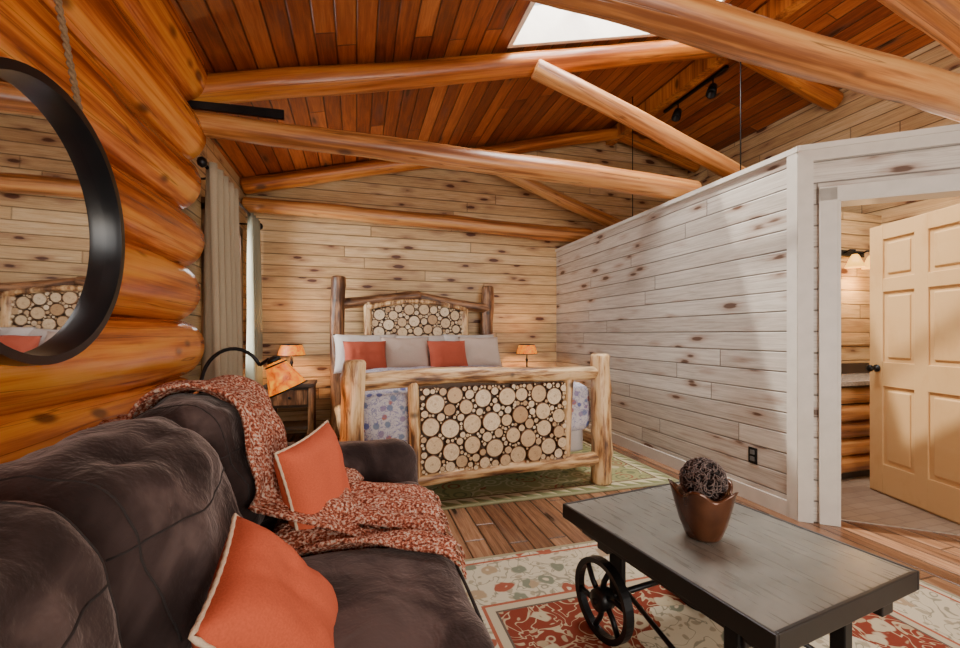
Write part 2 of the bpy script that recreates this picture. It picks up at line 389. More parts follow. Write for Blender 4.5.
def slicem():
    n=NT('sliced_log_rounds'); 
    uv=n.n('ShaderNodeUVMap'); uv.uv_map='UVMap'; q=n.n('ShaderNodeSeparateXYZ'); n.t.links.new(uv.outputs[0],q.inputs[0])
    at=n.n('ShaderNodeAttribute'); at.attribute_name='rnd'
    x,y=q.outputs[0],q.outputs[1]
    r=n.math('SQRT',n.math('ADD',n.math('MULTIPLY',x,x),n.math('MULTIPLY',y,y)))
    vec=n.comb(x,y,n.math('MULTIPLY',at.outputs['Fac'],50.0)); nz=n.noise(vec,2.5,4)
    base=n.ramp(at.outputs['Fac'],[(0,(0.46,0.28,0.13)),(0.4,(0.64,0.47,0.27)),(1,(0.76,0.63,0.43))])
    rr=n.math('ADD',r,n.math('MULTIPLY',nz,0.2))
    ring=n.ss(n.math('SINE',n.math('MULTIPLY',rr,34.0)),0.2,0.9,0.0,0.22)
    c=n.mix(ring,base,(0.30,0.15,0.06))
    c=n.mix(n.math('MULTIPLY',n.ss(nz,.5,.65),.3),c,(0.30,0.14,0.06))
    c=n.mix(n.ss(r,0.0,0.14,0.7,0.0),c,(0.20,0.09,0.04))
    c=n.mix(n.ss(r,0.88,0.93),c,(0.16,0.075,0.032))
    return n.out(c,0.5,ring,0.2,0.002)
M_slice=slicem()
M_backing=plain('dark_panel_backing',(0.07,0.038,0.02),0.7,var=.3,sc=60)
def amber(name,st):
    n=NT(name); n.sep(); a=n.noise(n.obj,24,4,0.6,0.8)
    c=n.ramp(a,[(0.32,(0.40,0.035,0.001)),(0.5,(0.90,0.20,0.004)),(0.68,(1.0,0.42,0.015))])
    m=n.out((0.22,0.06,0.012),0.5); n.t.links.new(c,n.b.inputs['Emission Color']); n.b.inputs['Emission Strength'].default_value=st
    return m
M_amber=amber('mica_lamp_shade',1.25)
M_rope=plain('jute_rope',(0.20,0.12,0.06),0.9,var=.35,sc=120)

# ---------------------------------------------------------------- room shell
RX,RZ,SL=3.6,4.196,0.26
XL,XR,YB,YF=-1.25,5.0,5.6,-3.0
def cz(x): return RZ-SL*abs(x-RX)
box('floor',XL-.2,XR+.1,YF-.1,YB+.1,-.1,0,M_floor)
gp=[(XL-.12,0),(XR+.12,0),(XR+.12,cz(XR+.12)),(RX,RZ),(XL-.12,cz(XL-.12))]
prism('wall_back',gp,1,YB,YB+.12,M_pine)
w=[prism('wf1',[(XL-.12,0),(-.2,0),(-.2,cz(-.2)),(XL-.12,cz(XL-.12))],1,YF-.12,YF,M_pine),
   prism('wf2',[(4.4,0),(XR+.12,0),(XR+.12,cz(XR+.12)),(4.4,cz(4.4))],1,YF-.12,YF,M_pine),
   prism('wf3',[(-.2,2.5),(4.4,2.5),(4.4,cz(4.4)),(RX,RZ),(-.2,cz(-.2))],1,YF-.12,YF,M_pine),
   prism('wf4',[(-.2,0),(4.4,0),(4.4,.3),(-.2,.3)],1,YF-.12,YF,M_pine)]
join(w,'wall_front')
box('wall_right',XR,XR+.12,YF,YB,0,cz(XR)-.0,M_pineY)
hz=cz(XL)
w=[box('wl1',XL-.12,XL,YF,4.15,0,hz,M_pineY),box('wl2',XL-.12,XL,5.2,YB,0,hz,M_pineY),
   box('wl3',XL-.12,XL,4.15,5.2,0,.9,M_pineY),box('wl4',XL-.12,XL,4.15,5.2,2.25,hz,M_pineY)]
join(w,'wall_left')
win=empty('window_1')
for nm,a in (('jamb_1',(4.1,4.2,.85,2.3)),('jamb_2',(5.15,5.25,.85,2.3)),('sill',(4.1,5.25,.82,.9)),('head',(4.1,5.25,2.25,2.35)),('meeting_rail',(4.2,5.15,1.55,1.60))):
    box(nm,XL-.1,XL+.05,a[0],a[1],a[2],a[3],M_bedpost,win)
SX0,SX1,SY0,SY1=1.2,3.0,2.0,3.34
BF=[(0,1,3,2),(4,6,7,5),(0,4,5,1),(2,3,7,6),(0,2,6,4),(1,5,7,3)]
def slab(x0,x1,y0,y1):
    vs=[(x,y,cz(x)+t) for x in (x0,x1) for y in (y0,y1) for t in (0,.12)]
    return mesh('s',vs,BF,M_ceil)
join([slab(XL-.12,SX0,YF-.1,YB+.1),slab(SX1,RX,YF-.1,YB+.1),slab(SX0,SX1,YF-.1,SY0),slab(SX0,SX1,SY1,YB+.1),slab(RX,XR+.12,YF-.1,YB+.1)],'ceiling')
sk=empty('skylight')
def skw(nm,x0,x1,y0,y1,t0=-.012,t1=.30,m=M_skyw):
    vs=[(x,y,cz(x)+t) for x in (x0,x1) for y in (y0,y1) for t in (t0,t1)]
    return mesh(nm,vs,BF,m,sk)
skw('well_side_1',SX0-.01,SX0+.03,SY0-.01,SY1+.01); skw('well_side_2',SX1-.03,SX1+.01,SY0-.01,SY1+.01)
skw('well_side_3',SX0+.03,SX1-.03,SY0-.01,SY0+.03); skw('well_side_4',SX0+.03,SX1-.03,SY1-.03,SY1+.01)
skw('glazing_bar_1',1.78,1.82,SY0+.03,SY1-.03,.26,.30); skw('glazing_bar_2',2.38,2.42,SY0+.03,SY1-.03,.26,.30)
box('trim_ridge',RX-.06,RX+.06,YF,YB,RZ-.2,RZ-.02,M_beam)

PX,PY,PH=2.74,2.095,2.37
box('wall_partition',PX,PX+.12,PY,YB,0,PH,M_white)
box('trim_partition_cap',PX-.02,PX+.14,PY-.02,YB,PH,PH+.035,M_trim)
box('baseboard_partition',PX-.018,PX,PY+.05,YB,0,.10,M_trim)
ang=math.atan2(-.614,.789)
DW=empty('wall_door_side',(PX,PY,0),ang)
L=2.86
box('planks_1',0,.20,0,.12,0,PH,M_whiteX,DW); box('planks_2',1.0,L,0,.12,0,PH,M_whiteX,DW); box('planks_3',.20,1.0,0,.12,2.04,PH,M_whiteX,DW)
box('cap',-.02,L,-.025,.14,PH,PH+.035,M_trim,DW); box('top_board',.03,L,-.015,0,PH-.07,PH,M_trim,DW)
box('baseboard',1.09,L,-.018,0,0,.1,M_trim,DW)
tc=empty('trim_corner',(PX,PY,0),ang)
box('corner_board_1',-.012,.07,-.018,0,0,PH,M_trim,tc)
o=box('corner_board_2',-.018,0,0,.07,0,PH,M_trim,tc); o.rotation_euler=(0,0,-ang)
df=empty('door_frame',(PX,PY,0),ang)
box('casing_1',.10,.195,-.022,0,0,2.12,M_trim,df,.004); box('casing_2',1.005,1.10,-.022,0,0,2.12,M_trim,df,.004); box('casing_3',.10,1.10,-.022,0,2.035,2.125,M_trim,df,.004)
box('jamb_1',.195,.21,-.02,.13,0,2.04,M_trim,df); box('jamb_2',.99,1.005,-.02,.13,0,2.04,M_trim,df); box('jamb_3',.2,1.0,-.02,.13,2.025,2.04,M_trim,df)

hx,hy=3.815,2.35; tx,ty=3.585,1.60
da=math.atan2(hy-ty,hx-tx)
D=empty('door_1',(tx,ty,0.012),da)
DWd=.785;DH=2.0;T=.02
box('slab',0,DWd,-.008,.008,0,DH,M_door,D)
for nm,x0,x1 in (('stile_1',0,.11),('stile_2',.345,.44),('stile_3',.675,DWd)):
    box(nm,x0,x1,-T,T,0,DH,M_door,D,.004)
for i,(z0,z1) in enumerate(((0,.22),(.80,.98),(1.50,1.60),(1.89,DH))):
    box('rail_%d'%i,.11,.675,-T+.0005,T-.0005,z0,z1,M_door,D,.003)
k=0
for x0,x1 in ((.11,.345),(.44,.675)):
    for z0,z1 in ((.22,.80),(.98,1.50),(1.60,1.89)):
        k+=1; box('panel_%d'%k,x0+.03,x1-.03,-.017,.017,z0+.03,z1-.03,M_door,D,.010)
for s in (1,-1):
    kb=lathe('knob_%d'%(1 if s>0 else 2),[(.028,0),(.028,.006),(.010,.01),(.010,.035),(.024,.045),(.028,.058),(.02,.07),(.004,.073)],M_black,D,20)
    kb.location=(.72,s*T,.93); kb.rotation_euler=(-s*pi/2,0,0)

box('wall_bathroom',PX+.12,XR,3.0,3.1,0,PH,M_pine)
def tile():
    n=NT('slate_tile'); n.sep(); b=n.n('ShaderNodeTexBrick'); n.t.links.new(n.obj,b.inputs['Vector'])
    b.inputs['Scale'].default_value=3.2; b.inputs['Color1'].default_value=(0.22,0.16,0.11,1); b.inputs['Color2'].default_value=(0.34,0.27,0.20,1); b.inputs['Mortar'].default_value=(0.14,0.11,0.09,1)
    b.inputs['Mortar Size'].default_value=0.02; c=n.mix(n.noise(n.obj,6,4),b.outputs['Color'],(0.40,0.30,0.22))
    return n.out(c,0.4,b.outputs['Fac'],0.3,0.004)
prism('floor_bathroom',[(PX+.12,PY+.04),(PX+.12,3.0),(XR,3.0),(XR,PY+.08-(XR-PX)*.614/.789+.05)],2,0,.006,tile())
V=empty('bathroom_vanity')
box('carcass',2.9,4.75,2.58,2.99,0.007,.78,M_dark,V)
for i in range(5): log('half_log_%d'%i,(2.92,2.585,.13+.14*i),(4.73,2.585,.13+.14*i),.068,.068,M_tie,V,.03)
box('countertop',2.87,4.78,2.50,2.995,.78,.82,plain('granite_counter',(0.32,0.27,0.22),0.2,var=.45,sc=60),V,.006)
box('backsplash',2.88,4.78,2.97,2.998,.82,.92,M_dark,V)
box('trim_bathroom',PX+.13,XR,2.975,2.999,1.10,1.17,M_pine)
sc=empty('wall_sconce',(4.56,2.99,1.97))
box('backplate',-.16,.16,-.02,0,-.03,.03,M_black,sc,.004)
Mg=plain('frosted_glass_glow',(0.5,0.25,0.05),0.4,emit=(1,.50,.08),es=2.2)
for i,x in enumerate((-.11,.11)):
    tube('arm_%d'%i,[(x,-.02,0),(x,-.07,.02),(x,-.11,.01),(x,-.11,-.03)],.008,M_black,sc)
    lathe('glass_bell_%d'%i,[(.022,-.03),(.035,-.05),(.050,-.09),(.075,-.15),(.071,-.15),(.045,-.09),(.02,-.04)],Mg,sc,20,(x,-.11,0))
l=bpy.data.lights.new('bulb','POINT'); l.energy=8; l.color=(1,.6,.25); l.shadow_soft_size=.05
lo=bpy.data.objects.new('bulb',l); lo.location=(0,-.13,-.3); link(lo,sc)

ol=empty('electrical_outlet')
box('plate',PX-.008,PX,2.395,2.465,.27,.385,M_black,ol,.002)
Msk=plain('socket_grey',(0.10,0.10,0.10),.4)
for i,z in enumerate((.305,.352)): box('socket_%d'%i,PX-.012,PX-.007,2.412,2.448,z-.016,z+.016,Msk,ol,.003)

# log wall
LW=empty('wall_log')
for i in range(9):
    z=-.005+.37*i
    ye=3.43+(.07 if i%2 else -.02)+random.uniform(-.03,.03)
    r=.199+random.uniform(-.005,.007); xo=-1.228+(0.02 if i==7 else .06 if i==8 else 0)
    log('log_%d'%i,(xo+random.uniform(-.015,.015),YF+.02,z),(xo+random.uniform(-.01,.01),ye,z),r,r,M_log,LW,.025,seg=40,rings=60,endr=.6,end=.06)

# trusses
def truss(y,rr=.10,tie=((XL+.02,2.68),(3.13,2.56)),tr=(.08,.105),plate=False):
    T_=empty('roof_truss')
    zc=lambda x: cz(x)-rr*1.06
    log('rafter_left',(XL+.02,y,zc(XL+.02)),(RX,y,zc(RX)-.02),rr,rr*.9,M_beam,T_,.05)
    log('rafter_right',(XR-.02,y,zc(XR-.02)),(RX-.05,y,zc(RX)-.02),rr,rr*.9,M_beam,T_,.05)
    log('tie',(tie[0][0],y,tie[0][1]),(tie[1][0],y-.03,tie[1][1]),tr[0],tr[1],M_tie,T_,.06)
    log('strut',(1.45,y-.05,3.46),(4.3,y-.10,2.48),.08,.085,M_tie,T_,.06)
    if plate: mesh('iron_plate',[(XL+.1,y-.085,2.735),(-.50,y-.085,2.735),(-.50,y-.085,2.80),(XL+.1,y-.085,2.78),(XL+.1,y-.06,2.735),(-.50,y-.06,2.735),(-.50,y-.06,2.80),(XL+.1,y-.06,2.78)],
         [(0,1,2,3),(4,5,6,7),(0,1,5,4),(1,2,6,5),(2,3,7,6),(3,0,4,7)],M_black,T_)
truss(3.42,plate=True); truss(5.38,.09); truss(1.63,tie=((XL+.02,2.74),(4.2,2.50)),tr=(.08,.098)); truss(-.9)

tk=empty('track_light')
box('track',3.86,3.89,3.75,4.75,cz(3.87)-.03,cz(3.87)+.0,M_black,tk)
for i,(y,dx) in enumerate(((3.95,-.1),(4.5,-.12))):
    z=cz(3.87)-.03
    tube('stem_%d'%i,[(3.875,y,z),(3.875,y,z-.09)],.008,M_black,tk)
    o=lathe('spot_head_%d'%i,[(.02,0),(.045,.01),(.055,.14),(.045,.14),(.03,.05)],M_black,tk,18); o.location=(3.875,y,z-.09); o.rotation_euler=(0,radians(-150),0.5)
for (x,y) in ((3.25,4.55),(3.35,3.1)):
    p=empty('pendant_lamp')
    tube('cord',[(x,y,cz(x)),(x,y,2.1)],.006,M_black,p,6)
    lathe('shade',[(.02,2.1),(.05,2.08),(.14,1.95),(.135,1.95),(.04,2.06)],M_black,p,24,(x,y,0))

cr=empty('curtain_rod')
tube('rod',[(-1.08,3.58,2.45),(-1.08,5.5,2.45)],.013,M_black,cr)
for i,y in enumerate((3.56,5.50)): lathe('finial_%d'%i,[(.005,-.04),(.028,-.025),(.035,0),(.028,.025),(.005,.04)],M_black,cr,16,(-1.08,y,2.45))
for i,y in enumerate((3.85,5.3)): tube('bracket_%d'%i,[(XL,y,2.42),(-1.16,y,2.42),(-1.08,y,2.44)],.009,M_black,cr)
def curtain(y0,y1,nf,mat,amp=.055,x=-1.08):
    nu,nv=nf*10,24; vs=[];fs=[]
    for j in range(nv+1):
        t=j/nv; z=2.475-t*2.44
        a=amp*(.55+.5*t)
        for i in range(nu+1):
            u=i/nu
            ph=u*nf*2*pi+.5*sin(t*2.0+u*4)
            spread=1+.06*t
            vs.append((x+a*sin(ph)+.01*noise.noise(Vector((u*8,t*3,1))),(y0+y1)/2+(u-.5)*(y1-y0)*spread+a*.25*cos(ph),z))
    for j in range(nv):
        for i in range(nu):
            fs.append((j*(nu+1)+i,j*(nu+1)+i+1,(j+1)*(nu+1)+i+1,(j+1)*(nu+1)+i))
    o=mesh('curtain',vs,fs,mat,None,True); m=o.modifiers.new('s','SOLIDIFY'); m.thickness=.006
    return o
curtain(3.60,4.34,5,M_curt,.085,-1.05); curtain(5.0,5.42,4,M_curt2,.06)

# mirror
MR=empty('round_mirror',(-.985,1.695,1.555)); 
R_=.452
def ringmesh(nm,prof,mat,par):
    seg=72; vs=[];fs=[]; n=len(prof)
    for j in range(seg):
        a=2*pi*j/seg
        for r,x in prof: vs.append((x,cos(a)*r,sin(a)*r))
    for j in range(seg):
        for i in range(n): fs.append((j*n+i,j*n+(i+1)%n,((j+1)%seg)*n+(i+1)%n,((j+1)%seg)*n+i))
    return mesh(nm,vs,fs,mat,par,True)
rm=ringmesh('frame',[(R_,-.03),(R_+.004,.0),(R_,.05),(R_-.028,.05),(R_-.033,.03),(R_-.033,-.03)],M_mirrorf,MR)
rm.modifiers.new('e','EDGE_SPLIT')
nm_=NT('mirror_glass'); nm_.out((0.85,0.86,0.87),0.02,metal=1.0)
mesh('glass',[(-.005,cos(2*pi*j/72)*(R_-.03),sin(2*pi*j/72)*(R_-.03)) for j in range(72)],[tuple(range(72))],nm_.m,MR)
MR.rotation_euler=(0,radians(1),0)
for s in (1,-1):
    rp=[]
    for st in range(2):
        pts=[]
        for t in range(90):
            q=t/89; base=Vector((.0,s*(.265*(1-q)),.368+q*.63)); pts.append(base+Vector((.0055*sin(t*.9+st*pi),.0055*cos(t*.9+st*pi),0)))
        rp.append(tube('rope',pts,.0065,M_rope,None,7))
    o=join(rp,'rope_%d'%(1 if s>0 else 2)); o.parent=MR
tube('hook',[(-.10,0,1.00),(.02,0,1.00),(.03,0,1.025)],.008,M_black,MR)

# rugs
def rug(name,x0,x1,y0,y1,matf,rz=0):
    hx,hy=(x1-x0)/2,(y1-y0)/2
    o=box(name,-hx,hx,-hy,hy,0,.012,matf(hx,hy),None,.004); o.location=((x0+x1)/2,(y0+y1)/2,0.001); o.rotation_euler=(0,0,rz); return o
rug('floral_area_rug',.12,2.62,-.9,2.2,persian)
rug('sage_area_rug',-.75,2.52,2.88,5.0,green)

# ---------------------------------------------------------------- bed
B=empty('log_bed',(0,2.86,0.0135),radians(5))
BW,BL=1.87,2.42
def bl(nm,a,b,r0,r1,m): return log(nm,a,b,r0,r1,m,B,.12,seg=28,burl=5)
bl('foot_post_left',(0,0,0),(0,0,1.02),.076,.070,M_bedlog); bl('foot_post_right',(BW,0,0),(BW,0,1.03),.080,.072,M_bedlog)
bl('head_post_left',(0,BL,0),(0,BL,1.86),.088,.080,M_bedpost); bl('head_post_right',(BW,BL,0),(BW,BL,1.82),.088,.080,M_bedpost)
bl('foot_top_rail',(.03,0,.865),(BW-.03,0,.885),.060,.052,M_bedlog)
bl('foot_bottom_rail',(.03,0,.19),(BW-.03,0,.225),.046,.052,M_bedlog)
bl('foot_upright_left',(.38,0,.20),(.36,0,.86),.040,.037,M_bedlog); bl('foot_upright_right',(1.56,0,.22),(1.57,0,.86),.037,.040,M_bedlog)
bl('head_top_rail_left',(-.02,BL,1.55),(.98,BL,1.67),.062,.055,M_bedpost); bl('head_top_rail_right',(BW+.02,BL,1.52),(.90,BL,1.66),.062,.055,M_bedpost)
bl('head_upright_left',(.33,BL,.3),(.33,BL,1.58),.048,.048,M_bedlog); bl('head_upright_right',(1.56,BL,.3),(1.56,BL,1.56),.048,.048,M_bedlog)
log('head_mid_rail',(.02,BL,1.03),(BW-.02,BL,1.03),.05,.05,M_bedpost,B,.1)
log('side_rail_left',(.0,.03,.33),(.0,BL,.33),.055,.055,M_bedlog,B,.08); log('side_rail_right',(BW,.03,.33),(BW,BL,.33),.055,.055,M_bedlog,B,.08)
tube('head_arch_branch',[(.33+1.23*t/12,BL-.04,1.50+.09*sin(pi*t/12)) for t in range(13)],.03,M_bedlog,B,12)
def rounds(nm,x0,x1,z0,z1,y,arch=0):
    cs=[]
    rg=random.Random(11)
    for rmin,rmax,tries in ((.056,.072,260),(.042,.058,900),(.034,.05,1500),(.025,.04,2500),(.017,.03,5000),(.011,.02,9000),(.007,.012,9000)):
        for _ in range(tries):
            x=rg.uniform(x0,x1); zt=z1+arch*sin(pi*(x-x0)/(x1-x0)); z=rg.uniform(z0,zt)
            r=min(x-x0,x1-x,z-z0,zt-z,rmax*rg.uniform(.9,1))
            if r<rmin: continue
            ok=True
            for a,b,c in cs:
                d=math.hypot(x-a,z-b)-c
                if d<r:
                    r=d
                    if r<rmin: ok=False; break
            if ok: cs.append((x,z,r*1.0))
    vs=[];fs=[];uvs=[];rn=[]
    seg=18
    for (x,z,r) in cs:
        b=len(vs); yy=y-.03+rg.uniform(-.012,.008); rv=rg.random(); ex=rg.uniform(.93,1.0); ph=rg.random()*pi
        vs.append((x,yy-.004,z))
        for k2,dy in ((.93,-.004),(1,0),(1,.04)):
            for j in range(seg):
                a=2*pi*j/seg; rr=r*k2*(1-(1-ex)*abs(sin(a+ph)))
                vs.append((x+cos(a)*rr,yy+dy,z+sin(a)*rr))
        for j in range(seg):
            a0=2*pi*j/seg; a1=2*pi*(j+1)/seg
            fs.append((b,b+1+j,b+1+(j+1)%seg)); uvs+=[(0,0),(cos(a0)*.93,sin(a0)*.93),(cos(a1)*.93,sin(a1)*.93)]; rn+=[rv]*3
        for q in (0,1):
            for j in range(seg):
                fs.append((b+1+q*seg+j,b+1+q*seg+(j+1)%seg,b+1+(q+1)*seg+(j+1)%seg,b+1+(q+1)*seg+j)); uvs+=[(1,0)]*4; rn+=[rv]*4
    me=bpy.data.meshes.new(nm); me.from_pydata(vs,[],fs); me.update()
    me.uv_layers.new(name='UVMap'); me.attributes.new('rnd','FLOAT','CORNER')
    uv=me.uv_layers['UVMap']; 
    for i in range(len(uvs)): uv.data[i].uv=uvs[i]
    at=me.attributes['rnd']
    for i in range(len(uvs)): at.data[i].value=rn[i]
    me.materials.append(M_slice); link(bpy.data.objects.new(nm,me),B)
rounds('foot_log_rounds',.405,1.535,.24,.825,0.0)
box('foot_panel_backing',.38,1.56,.0,.02,.21,.85,M_backing,B)
rounds('head_log_rounds',.365,1.525,1.06,1.475,BL,.09)
box('head_panel_backing',.34,1.55,BL,BL+.02,1.03,1.52,M_backing,B)
rbox('box_spring',(BW/2,BL/2,.36),(.86,1.10,.13),.03,M_whitec,B)
rbox('quilt',(BW/2,BL/2-.04,.60),(.91,1.12,.20),.09,M_quilt,B,puff=(0,0,.03),wr=.02,ws=3)
for i,(x,z,w_,h_,m,yo,tl) in enumerate(((.30,.97,.72,.46,M_whitec,-.24,.35),(.93,.97,.70,.44,M_whitec,-.22,.35),(1.55,.97,.70,.46,M_whitec,-.24,.35),
      (.72,.96,.56,.42,M_cream,-.42,.45),(1.62,.96,.52,.42,M_cream,-.42,.45),
      (.26,.94,.46,.38,M_salmon,-.50,.5),(1.17,.94,.46,.38,M_salmon,-.56,.5))):
    pillow('pillow_%d'%i,w_,h_,.17,m,None,(x,BL+yo,z),(0,-1,tl),0,B)

def nightstand(x,y,h=.66):
    N=empty('nightstand',(x,y,0))
    box('top',-.25,.25,-.22,.22,h-.04,h,M_dark,N,.006); box('body',-.21,.21,-.17,.19,h-.26,h-.04,M_dark,N)
    box('drawer',-.18,.18,-.185,-.17,h-.23,h-.07,M_bedpost,N,.004); box('shelf',-.22,.22,-.19,.19,.16,.19,M_dark,N)
    for i,(a,b) in enumerate(((-.21,-.18),(.21,-.18),(-.21,.18),(.21,.18))): log('leg_%d'%i,(a,b,0),(a,b,h-.04),.03,.03,M_bedpost,N,.1)
    k=lathe('knob',[(.012,0),(.016,.015),(.008,.025)],M_black,N,12); k.location=(0,-.185,h-.15); k.rotation_euler=(pi/2,0,0)
def tlamp(x,y,z):
    T_=empty('table_lamp',(x,y,z))
    lathe('base',[(.07,0),(.07,.012),(.03,.022),(.012,.03),(.010,.20),(.02,.22),(.012,.24),(.008,.33)],M_black,T_,24)
    lathe('shade',[(.145,.30),(.135,.345),(.115,.40),(.105,.42),(.10,.42),(.13,.345),(.14,.30)],M_amber,T_,8,caps=False)
    tube('shade_rim_1',[(.146*cos(2*pi*j/8),.146*sin(2*pi*j/8),.30) for j in range(8)],.005,M_black,T_,6,closed=True)
    tube('shade_rim_2',[(.107*cos(2*pi*j/8),.107*sin(2*pi*j/8),.42) for j in range(8)],.005,M_black,T_,6,closed=True)
    tube('harp',[(-.10,0,.42),(0,0,.41),(.10,0,.42)],.004,M_black,T_,6)
    l=bpy.data.lights.new('bulb','POINT'); l.energy=17; l.color=(1,.48,.14); l.shadow_soft_size=.04
    lo=bpy.data.objects.new('bulb',l); lo.location=(0,0,.34); link(lo,T_)
nightstand(-.70,5.22); nightstand(2.18,5.28,.64); tlamp(-.70,5.20,.661); tlamp(2.14,5.24,.641)

# ---------------------------------------------------------------- sofa
random.seed(21)
Y0,Y1=.02,2.36
sp=[]
sp.append(rbox('base',(-.30,(Y0+Y1)/2,.20),(.56,(Y1-Y0)/2-.04,.15),.05,M_sofa,wr=.006))
sp.append(rbox('backframe',(-.78,(Y0+Y1)/2,.47),(.13,(Y1-Y0)/2-.02,.38),.10,M_sofa,wr=.015))
for y in (Y0+.12,Y1-.12):
    sp.append(rbox('arm',(-.28,y,.36),(.57,.125,.29),.11,M_sofa,puff=(0.01,.015,.02),wr=.018,ws=5))
cw=(Y1-Y0-.48)/3
for i in range(3):
    y=Y0+.24+cw*(i+.5)
    sp.append(rbox('seat',(-.10,y,.395),(.41,cw/2-.002,.095),.065,M_sofa,puff=(.012,.0,.03),wr=.014,ws=5))
    for zz in (.335,.452):
        e=[]
        for t in range(41):
            yy=y-cw/2+.02+(cw-.04)*t/40; e.append((.305+.008*sin(t/40*pi),yy,zz))
        sp.append(tube('seam',e,.005,M_seam))
    sp.append(rbox('back',(-.53,y,.70),(.15,cw/2+.012,.255),.12,M_sofa,puff=(.05,.01,.03),rot=Euler((0,radians(-14),0)),wr=.035,ws=5,cuts=28))
for i,(x,y) in enumerate(((-.80,.08),(-.80,2.28),(.20,.10),(.20,2.26))):
    sp.append(lathe('foot',[(.025,0.014 if x>0 and y<2.2 else 0.0),(.03,.06)],M_dark,None,14,(x,y,0)))
sofa=join(sp,'sofa')
bpy.context.view_layer.update()
dg=bpy.context.evaluated_depsgraph_get()
bvh=BVHTree.FromObject(sofa,dg)
seams=[]
def seam_path(pts,off=.0003):
    out=[]
    for p,d in pts:
        h=bvh.ray_cast(Vector(p),Vector(d))
        if h[0]: out.append(h[0]+h[1]*off)
    return out
for i in range(3):
    y=Y0+.24+cw*(i+.5)
    for yo in (-cw/2+.07,cw/2-.07):
        pts=[]
        for t in range(40):
            a=radians(-15+150*t/39)
            c=Vector((-.50,y+yo,.66)); dd=Vector((cos(a),0,sin(a))); pts.append((c+dd*.6,-dd))
        s=seam_path(pts)
        if len(s)>5: seams.append(tube('seam',s,.0025,M_seam,None,6))
    pts=[((.2,y-cw/2+.03+(cw-.06)*t/30,.80+.01*sin(t*.3)),(-1,0,0)) for t in range(31)]
    s=seam_path(pts)
    if len(s)>5: seams.append(tube('seam',s,.0025,M_seam,None,6))
sofa=join([sofa]+seams,'sofa')

def drape():
    NU,NV=90,34; vs=[];fs=[]
    for i in range(NU+1):
        u=i/NU
        for j in range(NV+1):
            v=j/NV
            if u<.5:
                q=u/.5; yc=1.86-.05*q; wd=.42+.06*q
            else:
                q=(u-.5)/.5; yc=1.81-.20*q; wd=.48+.14*q
            y=yc+(v-.5)*wd+.02*sin(u*9+v*3)
            if u<.62:
                a=radians(150-185*(u/.62)); c=Vector((-.52,y,.66)); 
                dd=Vector((cos(a),0,sin(a))); h=bvh.ray_cast(c+dd*.75,-dd)
            else:
                q=(u-.62)/.38; x=-.30+.58*q
                h=bvh.ray_cast(Vector((x,y,1.2)),Vector((0,0,-1)))
            p=h[0] if h[0] else Vector((0,y,.5)); n=h[1] if h[1] else Vector((0,0,1))
            w=.012+.016*(1+noise.noise(Vector((u*7,v*9,2))))*.8+.011*sin(v*26+u*5)+.004*sin(v*61)
            vs.append(list(p+n*max(.008,w)))
    def I(i,j): return i*(NV+1)+j
    V_=[Vector(v) for v in vs]
    for _ in range(3):
        W=[v.copy() for v in V_]
        for i in range(1,NU):
            for j in range(NV+1):
                W[I(i,j)]=(V_[I(i-1,j)]+V_[I(i+1,j)]+V_[I(i,j)]*2+V_[I(i,max(0,j-1))]+V_[I(i,min(NV,j+1))])/6
        V_=W
    for v in V_: v.z+=.006; v.x+=.004
    for i in range(NU):
        for j in range(NV): fs.append((I(i,j),I(i+1,j),I(i+1,j+1),I(i,j+1)))
    o=mesh('throw',V_,fs,M_throw,None,True); m=o.modifiers.new('s','SOLIDIFY'); m.thickness=.014; m.offset=1
    parts=[o]
    for j in range(0,NV+1):
        p=V_[I(NU,j)]; parts.append(tube('fringe',[p+Vector((0,0,.004)),p+Vector((.02,random.uniform(-.008,.008),-.01)),p+Vector((.035,random.uniform(-.015,.015),-.05))],.0035,M_throw,None,5))
    return join(parts,'throw_blanket')
drape()
pillow('throw_pillow',.36,.37,.14,M_coral,M_pipe,(-.145,1.71,.645),(.88,-.40,.20),radians(6),pr=.004)
pillow('throw_pillow',.36,.37,.14,M_coral,M_pipe,(-.165,1.02,.585),(.80,-.05,.58),radians(12),pr=.0045)

# ---------------------------------------------------------------- coffee table
C=empty('cart_coffee_table',(1.205,1.235,0.0135),radians(8))
w2,l2,zt=.335,.425,.487
box('top_sheet',-w2+.012,w2-.012,-l2+.012,l2-.012,zt-.03,zt-.001,M_steel,C)
for nm,a in (('rim_1',(-w2,-w2+.012,-l2,l2)),('rim_2',(w2-.012,w2,-l2,l2)),('rim_3',(-w2+.012,w2-.012,-l2,-l2+.012)),('rim_4',(-w2+.012,w2-.012,l2-.012,l2))):
    box(nm,a[0],a[1],a[2],a[3],zt-.055,zt+.002,M_tframe,C,.003)
for nm,x in (('beam_1',-.23),('beam_2',.23)): box(nm,x-.03,x+.03,-l2+.03,l2-.03,zt-.12,zt-.03,M_tframe,C,.004)
for nm,y in (('cross_1',-.27),('cross_2',.27)): box(nm,-.26,.26,y-.03,y+.03,zt-.14,zt-.08,M_tframe,C,.004)
